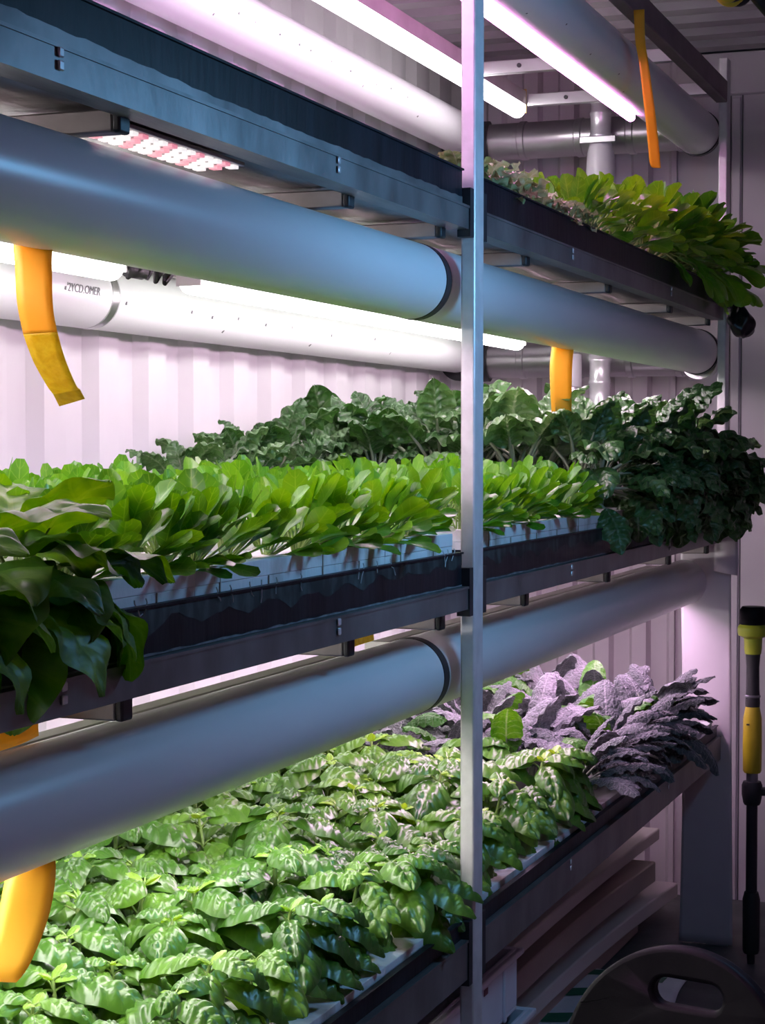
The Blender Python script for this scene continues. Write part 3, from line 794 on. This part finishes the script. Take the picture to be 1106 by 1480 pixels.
# middle tray: oval-leaved seedlings, kale behind and at the far end, collards at the near end
field('leafy_seedling', 'oval-leaved seedling', 'choy', 'choy_front', span(1.74, 3.86, 0.101), [-1.010, -1.10, -1.195, -1.30, -1.41, -1.505], zm, 1.0, 'middle', 'oval-leaved seedlings on the middle tray', 'seedling', seed=3)
field('curly_kale', 'dark curly kale', 'kale', 'kale_front', span(4.02, 5.06, 0.163), [-1.03, -1.19, -1.36, -1.52], zm, 1.28, 'middle', 'curly kale at the far end of the middle tray', 'kale', seed=4)
field('curly_kale', 'wall-side curly kale', 'kale', None, span(3.30, 5.18, 0.157), [-1.655], zm, 1.15, 'middle', 'curly kale along the wall', 'kale', seed=5, scfn=lambda x, y: 0.68 + 0.32 * min(1, (y - 3.3) / 0.7))
for i, (x, y, s, lab) in enumerate(((-1.00, 1.63, 0.80, 'large dark collard overhanging the middle tray front, nearest the seedlings'), (-1.00, 1.50, 0.86, 'large dark collard overhanging the middle tray front, second from the seedlings'),
                                     (-1.00, 1.36, 0.9, 'large dark collard overhanging the middle tray front, third from the seedlings'))):
    put('collard', 'collard_front', x, y, zm, (-.1, .1, -.2)[i], s, lab, 'collard greens', 'collards at the near end of the middle tray', i)
for i, (x, y, s, lab) in enumerate(((-1.15, 1.60, 0.62, 'pale-edged collard in the second row, nearest the seedlings'), (-1.18, 1.44, 0.66, 'pale-edged collard in the second row, second from the seedlings'))):
    put('collard', 'collard', x, y, zm, i * 2.0, s, lab, 'collard greens', 'collards at the near end of the middle tray', i)
# bottom tray: basil, then grey lacinato kale
field('basil_plant', 'puckered basil plant', 'basil', 'basil_front', span(1.92, 3.80, 0.128), [-1.062, -1.18, -1.30, -1.42, -1.54, -1.66], zb_, 1.2, 'bottom', 'basil plants on the bottom tray', 'basil', seed=7)
field('lacinato_kale', 'pebbly grey-purple kale', 'lacinato', 'lacinato_front', span(3.98, 4.86, 0.146), [-1.03, -1.18, -1.33, -1.49, -1.65], zb_, 0.95, 'bottom', 'grey-purple kale at the far end of the bottom tray', 'kale', seed=8)
# upper tray, right bay only
field('frilly_lettuce', 'pale frilly lettuce', 'lettuce', None, span(3.12, 3.78, 0.11), [-1.01, -1.13, -1.27, -1.42], zu, 0.95, 'upper', 'lettuces on the upper tray', 'lettuce', seed=9)
field('bok_choy', 'paddle-leaved bok choy', 'bokchoy', 'bokchoy_front', span(3.90, 5.16, 0.126), [-1.02, -1.16, -1.31, -1.47], zu, 0.95, 'upper', 'bok choy on the upper tray', 'bok choy', seed=10, scfn=lambda x, y: 0.76 + 0.48 * min(1, max(0, (y - 3.9) / 0.9)))

for i, y in enumerate((4.25, 4.50, 4.74, 4.94, 5.10)):
    put('curly_kale', 'kale_over', -0.972, y, zm + 0.03, (-.2, .3, 0, .2, .35)[i], (0.8, 0.95, 1.0, 1.05, 1.0)[i], 'dark kale drooping over the middle tray edge, %s right of the near post' % ORD[i], 'kale', 'curly kale at the far end of the middle tray', i)
for i, y in enumerate((4.58, 4.78, 4.97, 5.14)):
    put('bok_choy', 'bokchoy_over', -0.972, y, zu + 0.03, (-.1, .2, 0, .3)[i], (0.8, 1.0, 1.15, 1.15)[i], 'dark bok choy drooping over the upper tray edge, %s right of the near post' % ORD[i], 'bok choy', 'bok choy on the upper tray', i)

# ------------------------------------------------------------------ sticky strips
def ribbon(mb, left, right, thick=0.0012, n=10):
    """left/right: lists of world points down the two edges"""
    def ev(pts, t):
        f = t * (len(pts) - 1); i = min(int(f), len(pts) - 2); g = f - i
        a = [Vector(p) for p in pts]
        p0, p1, p2, p3 = a[max(i-1, 0)], a[i], a[i+1], a[min(i+2, len(a)-1)]
        return 0.5 * ((2*p1) + (p2-p0)*g + (2*p0-5*p1+4*p2-p3)*g*g + (3*p1-p0-3*p2+p3)*g**3)
    mb.grid(lambda u, v: ev(left, v).lerp(ev(right, v), u), 4, n * 2, thick)
strip_specs = []
def strip(lefts, rights, label, cut=None):
    e = empty('sticky_strip', lefts[0], label=label, cat='sticky trap', group='yellow sticky insect strips')
    if cut is None:
        mb = MB(); ribbon(mb, lefts, rights); part('paper_tape', mb, M['orange'], e, smooth=True)
    else:
        for (a, b), nm, mat in cut:
            mb = MB(); ribbon(mb, lefts[a:b + 1], rights[a:b + 1]); part(nm, mb, mat, e, smooth=True)
    return e

strip([(-1.066, 1.760, 1.660), (-1.078, 1.754, 1.643), (-1.074, 1.750, 1.610), (-1.070, 1.747, 1.575), (-1.068, 1.756, 1.542), (-1.070, 1.779, 1.515), (-1.076, 1.817, 1.490), (-1.082, 1.842, 1.480), (-1.086, 1.862, 1.467)],
      [(-1.030, 1.782, 1.660), (-1.042, 1.776, 1.639), (-1.038, 1.766, 1.603), (-1.034, 1.761, 1.568), (-1.032, 1.766, 1.544), (-1.034, 1.786, 1.515), (-1.040, 1.819, 1.489), (-1.046, 1.838, 1.485), (-1.050, 1.856, 1.475)],
      'orange and yellow sticky strip curling down in front of the bright white duct',
      [((0, 4), 'paper_tape', M['orange']), ((4, 7), 'sticky_face', M['lemon']), ((7, 8), 'end_tab', M['olive'])])
strip([(-1.070, 1.735, 0.990), (-1.072, 1.723, 0.964), (-1.067, 1.705, 0.947), (-1.062, 1.688, 0.927), (-1.060, 1.670, 0.902), (-1.062, 1.648, 0.880), (-1.072, 1.639, 0.870)],
      [(-1.026, 1.755, 0.992), (-1.028, 1.749, 0.983), (-1.023, 1.740, 0.959), (-1.018, 1.720, 0.928), (-1.016, 1.694, 0.900), (-1.018, 1.671, 0.877), (-1.028, 1.667, 0.865)],
      'orange sticky strip hanging from the lower front duct over the basil')
strip([(-0.938, 4.110, 2.388), (-0.936, 4.120, 2.322), (-0.941, 4.180, 2.286), (-0.946, 4.260, 2.196), (-0.952, 4.320, 2.140), (-0.955, 4.360, 2.087), (-0.948, 4.370, 2.078)],
      [(-0.914, 4.110, 2.388), (-0.914, 4.120, 2.320), (-0.919, 4.180, 2.279), (-0.922, 4.260, 2.194), (-0.927, 4.320, 2.139), (-0.930, 4.360, 2.089), (-0.931, 4.370, 2.076)],
      'long narrow orange strip hanging from the brown top beam above the bok choy')
strip([(-1.082, 3.965, 1.650), (-1.084, 3.950, 1.595), (-1.082, 3.950, 1.535), (-1.081, 3.960, 1.471)],
      [(-1.040, 3.990, 1.644), (-1.042, 3.980, 1.595), (-1.043, 3.980, 1.535), (-1.046, 3.990, 1.480)],
      'flat orange strip hanging from the upper front duct above the kale')
strip([(-1.078, 1.715, 1.128), (-1.078, 1.760, 1.130), (-1.078, 1.797, 1.128)], [(-1.078, 1.715, 1.095), (-1.078, 1.760, 1.096), (-1.078, 1.799, 1.100)],
      'short orange piece of strip showing behind the lower front duct at its near end')
mb = MB()
mb.prism([(2.80, 1.110), (2.83, 1.118), (2.86, 1.108), (2.90, 1.116), (2.905, 1.098), (2.80, 1.096)], 'x', -1.100, -1.098)
tag(build('lamp_sticker', mb, M['lemon'], auto=False), label='small yellow sticker behind the lower front duct, just left of the near post', cat='sticker')

# ------------------------------------------------------------------ under the rack
for i, (x, ya, yb, z0, z1, rz, mat, lab, bow) in enumerate((
    (-1.205, 3.85, 5.33, 0.004, 0.055, 0.020, 'board', 'thick grey board, lowest of the stack under the bottom tray', 0.0),
    (-1.165, 3.80, 5.58, 0.058, 0.100, 0.045, 'boardpale', 'pale board second from the floor, jutting out farthest at its far end', 0.025),
    (-1.175, 3.75, 5.38, 0.145, 0.205, 0.030, 'board', 'wide grey board in the middle of the stack under the bottom tray', 0.02),
    (-1.185, 3.95, 5.52, 0.240, 0.275, 0.020, 'boardpale', 'thin pale board on top of the stack under the bottom tray', 0.01))):
    mb = MB()
    def fn(u, v, top=0):
        return Vector((-0.5 * u, (v - 0.5) * (yb - ya), bow * sin(pi * v) * 1.0))
    W_ = 0.50; n = 10
    vs = []; 
    for k in range(n + 1):
        v = k / n; dz = bow * sin(pi * v); yy = (v - 0.5) * (yb - ya)
        vs += [(0, yy, dz), (-W_, yy, dz), (-W_, yy, dz + z1 - z0), (0, yy, dz + z1 - z0)]
    fs = []
    for k in range(n):
        b = 4 * k
        for a in range(4): fs.append((b + a, b + (a + 1) % 4, b + 4 + (a + 1) % 4, b + 4 + a))
    fs += [(3, 2, 1, 0), (4*n, 4*n+1, 4*n+2, 4*n+3)]
    mb.add(vs, fs)
    o = build('flat_board', mb, M[mat], bevel=0.004, loc=(x, (ya + yb) / 2, z0))
    o.rotation_euler.z = -rz
    tag(o, lab, 'board', 'boards stacked under the rack')
def crate(x0, x1, y0, y1, z0, z1, label):
    e = empty('plastic_tray_crate', ((x0 + x1) / 2, (y0 + y1) / 2, z0), label=label, cat='crate', group='white crates under the rack')
    t = 0.008
    mb = MB()
    mb.box(x0, x1, y0, y1, z0, z0 + t)
    mb.box(x0, x1, y0, y0 + t, z0 + t, z1); mb.box(x0, x1, y1 - t, y1, z0 + t, z1)
    mb.box(x0, x0 + t, y0 + t, y1 - t, z0 + t, z1); mb.box(x1 - t, x1, y0 + t, y1 - t, z0 + t, z1)
    part('body', mb, M['crate'], e, bevel=0.002)
    mb = MB()
    r = 0.012
    mb.box(x0 - r, x1 + r, y0 - r, y0, z1 - 0.012, z1); mb.box(x0 - r, x1 + r, y1, y1 + r, z1 - 0.012, z1)
    mb.box(x0 - r, x0, y0, y1, z1 - 0.012, z1); mb.box(x1, x1 + r, y0, y1, z1 - 0.012, z1)
    part('rim', mb, M['crate'], e, bevel=0.003)
    mb = MB()
    n = 5
    for k in range(n):
        yy = y0 + (y1 - y0) * (k + 0.5) / n
        mb.box(x1, x1 + 0.006, yy - 0.006, yy + 0.006, z0, z1 - 0.012)
    part('side_ribs', mb, M['crate'], e, bevel=0.002)
    return e
crate(-1.50, -1.015, 2.62, 3.56, 0.004, 0.150, 'white crate on the floor under the bottom tray, lowest of its stack')
crate(-1.50, -1.015, 2.62, 3.56, 0.153, 0.300, 'white ribbed crate under the bottom tray, middle of its stack')
c3 = crate(-1.50, -1.035, 2.60, 3.54, 0.304, 0.425, 'white crate under the bottom tray, topmost of its stack')
for y, z in ((3.33, 0.395), (3.26, 0.365)):
    mb = MB(); mb.box(-1.0345, -1.0335, y - 0.012, y + 0.012, z - 0.006, z + 0.006)
    part('red_print', mb, M['redprint'], c3)
e = empty('printed_sack', (-1.25, 4.6, 0), label='flat white sack with green printed bars lying on the floor before the boards', cat='sack')
mb = MB()
def sk(u, v):
    x = -1.34 + 0.40 * u; y = 4.15 + 0.74 * v
    z = 0.006 + 0.026 * (sin(pi * u) ** 0.4) * (sin(pi * v) ** 0.4) + 0.002 * sin(9 * u + 5 * v)
    return Vector((x + 0.02 * sin(5 * v), y, z))
mb.grid(sk, 20, 30, 0.004); part('bag', mb, M['sack'], e, smooth=True)
for yc, xc in ((4.812, -1.165), (4.591, -1.195), (4.375, -1.19), (4.812, -1.05), (4.591, -1.08)):
    mb = MB()
    def pr(u, v):
        x = xc - 0.045 + 0.09 * u; y = yc - 0.035 + 0.07 * v + 0.02 * (u - .5)
        p = sk((x + 1.34) / 0.40, (y - 4.15) / 0.74); return Vector((x, y, p.z + 0.0015))
    mb.grid(pr, 4, 4); part('green_bar', mb, M['green'], e, smooth=True)

# white vinyl panel standing across the far end of the rack, facing the lamps
e = empty('vinyl_panel', (-0.985, 5.284, 0), label='tall white vinyl panel standing at the far end of the rack, lit pink', cat='panel')
mb = MB()
def vs_(u, v):
    z = (1.185 + 0.03 * u) * v
    xl = -1.066 + 0.010 * sin(3.0 * v + 0.5) + 0.006 * v; xr = -0.908 - 0.012 * v
    x = xl + (xr - xl) * u
    return Vector((x, 5.284 - 0.004 * sin(pi * u) + 0.002 * sin(4 * v + 2 * u), max(z, 0.003)))
mb.grid(vs_, 16, 40, -0.003); part('sheet', mb, M['vinyl'], e, smooth=True)
mb = MB(); mb.grid(lambda u, v: Vector((-0.962 + 0.062 * u, 5.272 - 0.010 * sin(pi * u), 1.07 + 0.152 * v - 0.012 * u)), 8, 6, -0.004)
part('folded_flap', mb, M['vinyl'], e, smooth=True)

# led board on the underside of the upper shelf
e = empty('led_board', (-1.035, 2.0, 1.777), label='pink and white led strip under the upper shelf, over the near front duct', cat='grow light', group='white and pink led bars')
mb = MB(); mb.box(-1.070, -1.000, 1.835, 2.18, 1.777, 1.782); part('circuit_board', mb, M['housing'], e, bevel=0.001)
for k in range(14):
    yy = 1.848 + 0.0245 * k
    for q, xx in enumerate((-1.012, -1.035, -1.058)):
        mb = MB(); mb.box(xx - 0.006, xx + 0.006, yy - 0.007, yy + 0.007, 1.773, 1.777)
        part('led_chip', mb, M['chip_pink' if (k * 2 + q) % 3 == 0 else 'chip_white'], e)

# ------------------------------------------------------------------ long tool by the far wall
tx, ty = -0.829, 5.12
e = empty('long_handled_scrubber', (tx, ty, 0), label='yellow and black long-handled power scrubber standing upright by the far wall', cat='tool')
def lat(nm, prof, mat, seg=28):
    mb = MB(); mb.lathe(prof, (tx, ty, 0), 'z', seg); return part(nm, mb, M[mat], e)
lat('motor_head', [(0, 0.935), (0.034, 0.935), (0.037, 0.94), (0.037, 0.975), (0.030, 0.985), (0, 0.985)], 'plastic')
lat('collar', [(0, 0.896), (0.020, 0.896), (0.040, 0.906), (0.042, 0.914), (0.042, 0.928), (0.036, 0.936), (0, 0.936)], 'lime')
lat('neck', [(0, 0.855), (0.022, 0.855), (0.024, 0.87), (0.025, 0.898), (0, 0.898)], 'lime')
lat('grip', [(0, 0.706), (0.019, 0.706), (0.020, 0.72), (0.018, 0.76), (0.0175, 0.82), (0.020, 0.855), (0, 0.856)], 'grip')
lat('ring', [(0.0195, 0.735), (0.0215, 0.737), (0.0215, 0.741), (0.0195, 0.743)], 'steel')
lat('handle', [(0, 0.529), (0.022, 0.529), (0.025, 0.535), (0.026, 0.60), (0.025, 0.68), (0.021, 0.70), (0.019, 0.712), (0, 0.712)], 'yellow')
mb = MB(); mb.box(tx - 0.012, tx - 0.004, ty - 0.0275, ty - 0.024, 0.662, 0.666); part('mark', mb, M['speck'], e)
lat('upper_tube', [(0, 0.49), (0.016, 0.49), (0.016, 0.532), (0, 0.532)], 'steel')
lat('lock_collar', [(0, 0.441), (0.021, 0.441), (0.024, 0.447), (0.028, 0.47), (0.028, 0.495), (0.024, 0.505), (0, 0.505)], 'grip')
mb = MB(); mb.box(tx + 0.02, tx + 0.05, ty - 0.012, ty + 0.012, 0.468, 0.49); part('lever', mb, M['grip'], e, bevel=0.004)
lat('lower_tube', [(0, 0.19), (0.0155, 0.19), (0.0155, 0.445), (0, 0.445)], 'darktube')
lat('lower_collar', [(0, 0.031), (0.020, 0.031), (0.023, 0.04), (0.024, 0.18), (0.019, 0.2), (0, 0.2)], 'grip')
lat('foot_tube', [(0, 0.002), (0.010, 0.002), (0.011, 0.01), (0.011, 0.035), (0, 0.035)], 'darktube')

# ------------------------------------------------------------------ black bag knotted round the far post
e = empty('black_plastic_bag', (-0.93, 5.33, 1.74), label='small black plastic bag knotted round the far post by the bok choy', cat='bag')
mb = MB()
def blob(u, v):
    q = 2 * pi * u; h = v
    r = 0.040 * sin(pi * min(max(h, 0.0), 1)) ** 0.55 * (0.55 + 0.6 * (1 - h)) * (1 + 0.16 * sin(3 * q + 5 * h) + 0.08 * sin(7 * q - 9 * h))
    return Vector((-0.905 + 0.012 * (1 - h) + r * cos(q), 5.30 + r * sin(q), 1.725 + 0.105 * h))
mb.grid(blob, 28, 18); part('sack', mb, M['bag'], e, smooth=True)
mb = MB()
for k in range(5):
    q = 1.2 * k
    mb.tube([(-0.915, 5.30, 1.825), (-0.915 + 0.012 * cos(q), 5.30 + 0.012 * sin(q), 1.845), (-0.915 + 0.03 * cos(q), 5.30 + 0.02 * sin(q), 1.865 + 0.008 * (k % 2))], [0.010, 0.007, 0.003], 8)
part('knot', mb, M['bag'], e, smooth=True)
mb = MB(); mb.tube([(-0.953 + 0.038 * cos(q), 5.32 + 0.028 * sin(q), 1.818) for q in [2 * pi * k / 20 for k in range(21)]], 0.006, 8); part('tie', mb, M['bag'], e, smooth=True)

# cables looped below the ceiling at the top right
e = empty('hanging_cable_coil', (-0.69, 4.1, 2.34), label='yellow and black cable loops hanging under the ceiling at the top right', cat='cable')
for i, (yy, zz, xx, mat, r0) in enumerate(((3.90, 2.435, -0.70, 'cable_yellow', 0.090), (3.925, 2.438, -0.693, 'cable', 0.086), (3.95, 2.434, -0.70, 'cable_yellow', 0.086), (3.97, 2.444, -0.688, 'cable', 0.092))):
    mb = MB(); mb.tube([(xx + 0.035 * cos(q), yy + 0.05 * cos(q), zz + r0 * sin(q)) for q in [2 * pi * k / 36 for k in range(37)]], 0.008, 10)
    part('loop', mb, M[mat], e, smooth=True)
mb = MB(); mb.tube([(-0.70, 4.25, 2.62), (-0.705, 4.24, 2.50), (-0.695, 4.25, 2.43), (-0.665, 4.29, 2.395), (-0.62, 4.35, 2.40), (-0.58, 4.40, 2.45)], 0.013, 12); part('black_lead', mb, M['cable'], e, smooth=True)
mb = MB(); mb.tube([(-0.70, 3.94, 2.515), (-0.70, 3.94, 2.634)], 0.004, 8); part('hook', mb, M['steel'], e, smooth=True)

# ------------------------------------------------------------------ chair in the aisle
cx, cy, rz = -0.463, 2.25, rad(-13)
e = empty('plastic_chair', (cx, cy, 0), label='black plastic chair with rounded backrest and slotted handle hole in the aisle', cat='chair')
R = 0.155
n = 40
mb = MB()
outer = [(R * cos(pi * k / n), 0.641 + R * sin(pi * k / n)) for k in range(n + 1)] + [(-R * 0.98, 0.55), (-R * 0.86, 0.44), (R * 0.86, 0.44), (R * 0.98, 0.55)]
hole = []
hw, hh2 = 0.030, 0.0165
for k in range(13): q = -pi / 2 + pi * k / 12; hole.append((0.007 + hw + hh2 * cos(q), 0.740 + hh2 * sin(q)))
for k in range(13): q = pi / 2 + pi * k / 12; hole.append((0.007 - hw + hh2 * cos(q), 0.740 + hh2 * sin(q)))
import bmesh
bm = bmesh.new()
def ringv(pts): return [bm.verts.new((p[0], 0, p[1])) for p in pts]
o_, h_ = ringv(outer), ringv(hole)
ed = [bm.edges.new((a[i], a[(i + 1) % len(a)])) for a in (o_, h_) for i in range(len(a))]
bmesh.ops.triangle_fill(bm, use_beauty=True, use_dissolve=False, edges=ed)
hv = set(h_)
bad = [f for f in bm.faces if all(v in hv for v in f.verts)]
bmesh.ops.delete(bm, geom=bad, context='FACES_ONLY')
bmesh.ops.subdivide_edges(bm, edges=[g for g in bm.edges if len(g.link_faces) == 2 and g.calc_length() > 0.08], cuts=1)
bmesh.ops.recalc_face_normals(bm, faces=bm.faces)
r_ = bmesh.ops.extrude_face_region(bm, geom=list(bm.faces))
bmesh.ops.translate(bm, verts=[v for v in r_['geom'] if isinstance(v, bmesh.types.BMVert)], vec=(0, 0.022, 0))
for v in bm.verts:                          # slight curve of the back
    v.co.y -= 0.55 * v.co.x ** 2 - 0.12 * (v.co.z - 0.45)
bmesh.ops.recalc_face_normals(bm, faces=bm.faces)
me = bpy.data.meshes.new('backrest'); bm.to_mesh(me); bm.free(); me.materials.append(M['plastic'])
me.polygons.foreach_set('use_smooth', [True] * len(me.polygons))
me.set_sharp_from_angle(angle=rad(35))
b = link('backrest', me, e)
md = b.modifiers.new('bevel', 'BEVEL'); md.width = 0.006; md.segments = 3; md.limit_method = 'ANGLE'; md.angle_limit = rad(50)
mb = MB(); mb.prism([(0.15 * cos(2*pi*k/32) , 0.17 + 0.17 * sin(2*pi*k/32)) for k in range(32)], 'z', 0.43, 0.455)
build('seat', mb, M['plastic'], e, bevel=0.006)
for sx in (-1, 1):
    for y0_, y1_ in ((0.03, -0.03), (0.31, 0.36)):
        mb = MB(); mb.tube([(sx * 0.10, y0_ + 0.01, 0.44), (sx * 0.15, y1_, 0.003)], [0.016, 0.012], 12)
        build('leg', mb, M['plastic'], e, smooth=False)
e.rotation_euler.z = rz

# ------------------------------------------------------------------ light from the aisle
def area(name, loc, rot, size, size_y, power, col):
    l = bpy.data.lights.new(name, 'AREA'); l.shape = 'RECTANGLE'; l.size = size; l.size_y = size_y; l.energy = power; l.color = col
    o = bpy.data.objects.new(name, l); C.objects.link(o); o.location = loc; o.rotation_euler = rot
    return o
area('aisle_blue_source', (-0.12, 2.80, 1.86), (0, rad(74), 0), 0.2, 0.4, 8.5, (0.21, 0.56, 1.0))  # unseen blue source at duct height, tuned for the blue on the ducts
#area('doorway_daylight', (-0.2, -0.6, 1.6), (rad(90), 0, 0), 0.9, 1.6, 0.6, (0.75, 0.85, 1.0))

# ------------------------------------------------------------------ camera and output
f_px = 2700.0
yaw = math.atan(1007 / f_px); pitch = math.atan(94 / f_px)
cam = bpy.data.cameras.new('camera'); co = bpy.data.objects.new('camera', cam); C.objects.link(co)
cam.sensor_fit = 'HORIZONTAL'; cam.sensor_width = 36; cam.lens = 36 * f_px / 1106
cam.clip_start = 0.02; cam.clip_end = 50
co.location = (0, 0, H); co.rotation_euler = (pi / 2 - pitch, 0, yaw)
SC.camera = co
wd = bpy.data.worlds.new('world'); wd.use_nodes = True; SC.world = wd
wd.node_tree.nodes['Background'].inputs[0].default_value = (0.5, 0.5, 0.6, 1)
wd.node_tree.nodes['Background'].inputs[1].default_value = 0.02
SC.view_settings.view_transform = 'Standard'; SC.view_settings.look = 'None'
SC.view_settings.exposure = -0.2; SC.view_settings.gamma = 1.0
SC.view_settings.use_curve_mapping = False
SC.cycles.max_bounces = 8; SC.cycles.diffuse_bounces = 5; SC.cycles.glossy_bounces = 4; SC.cycles.transmission_bounces = 4
SC.cycles.sample_clamp_indirect = 6.0
SC.cycles.use_denoising = True
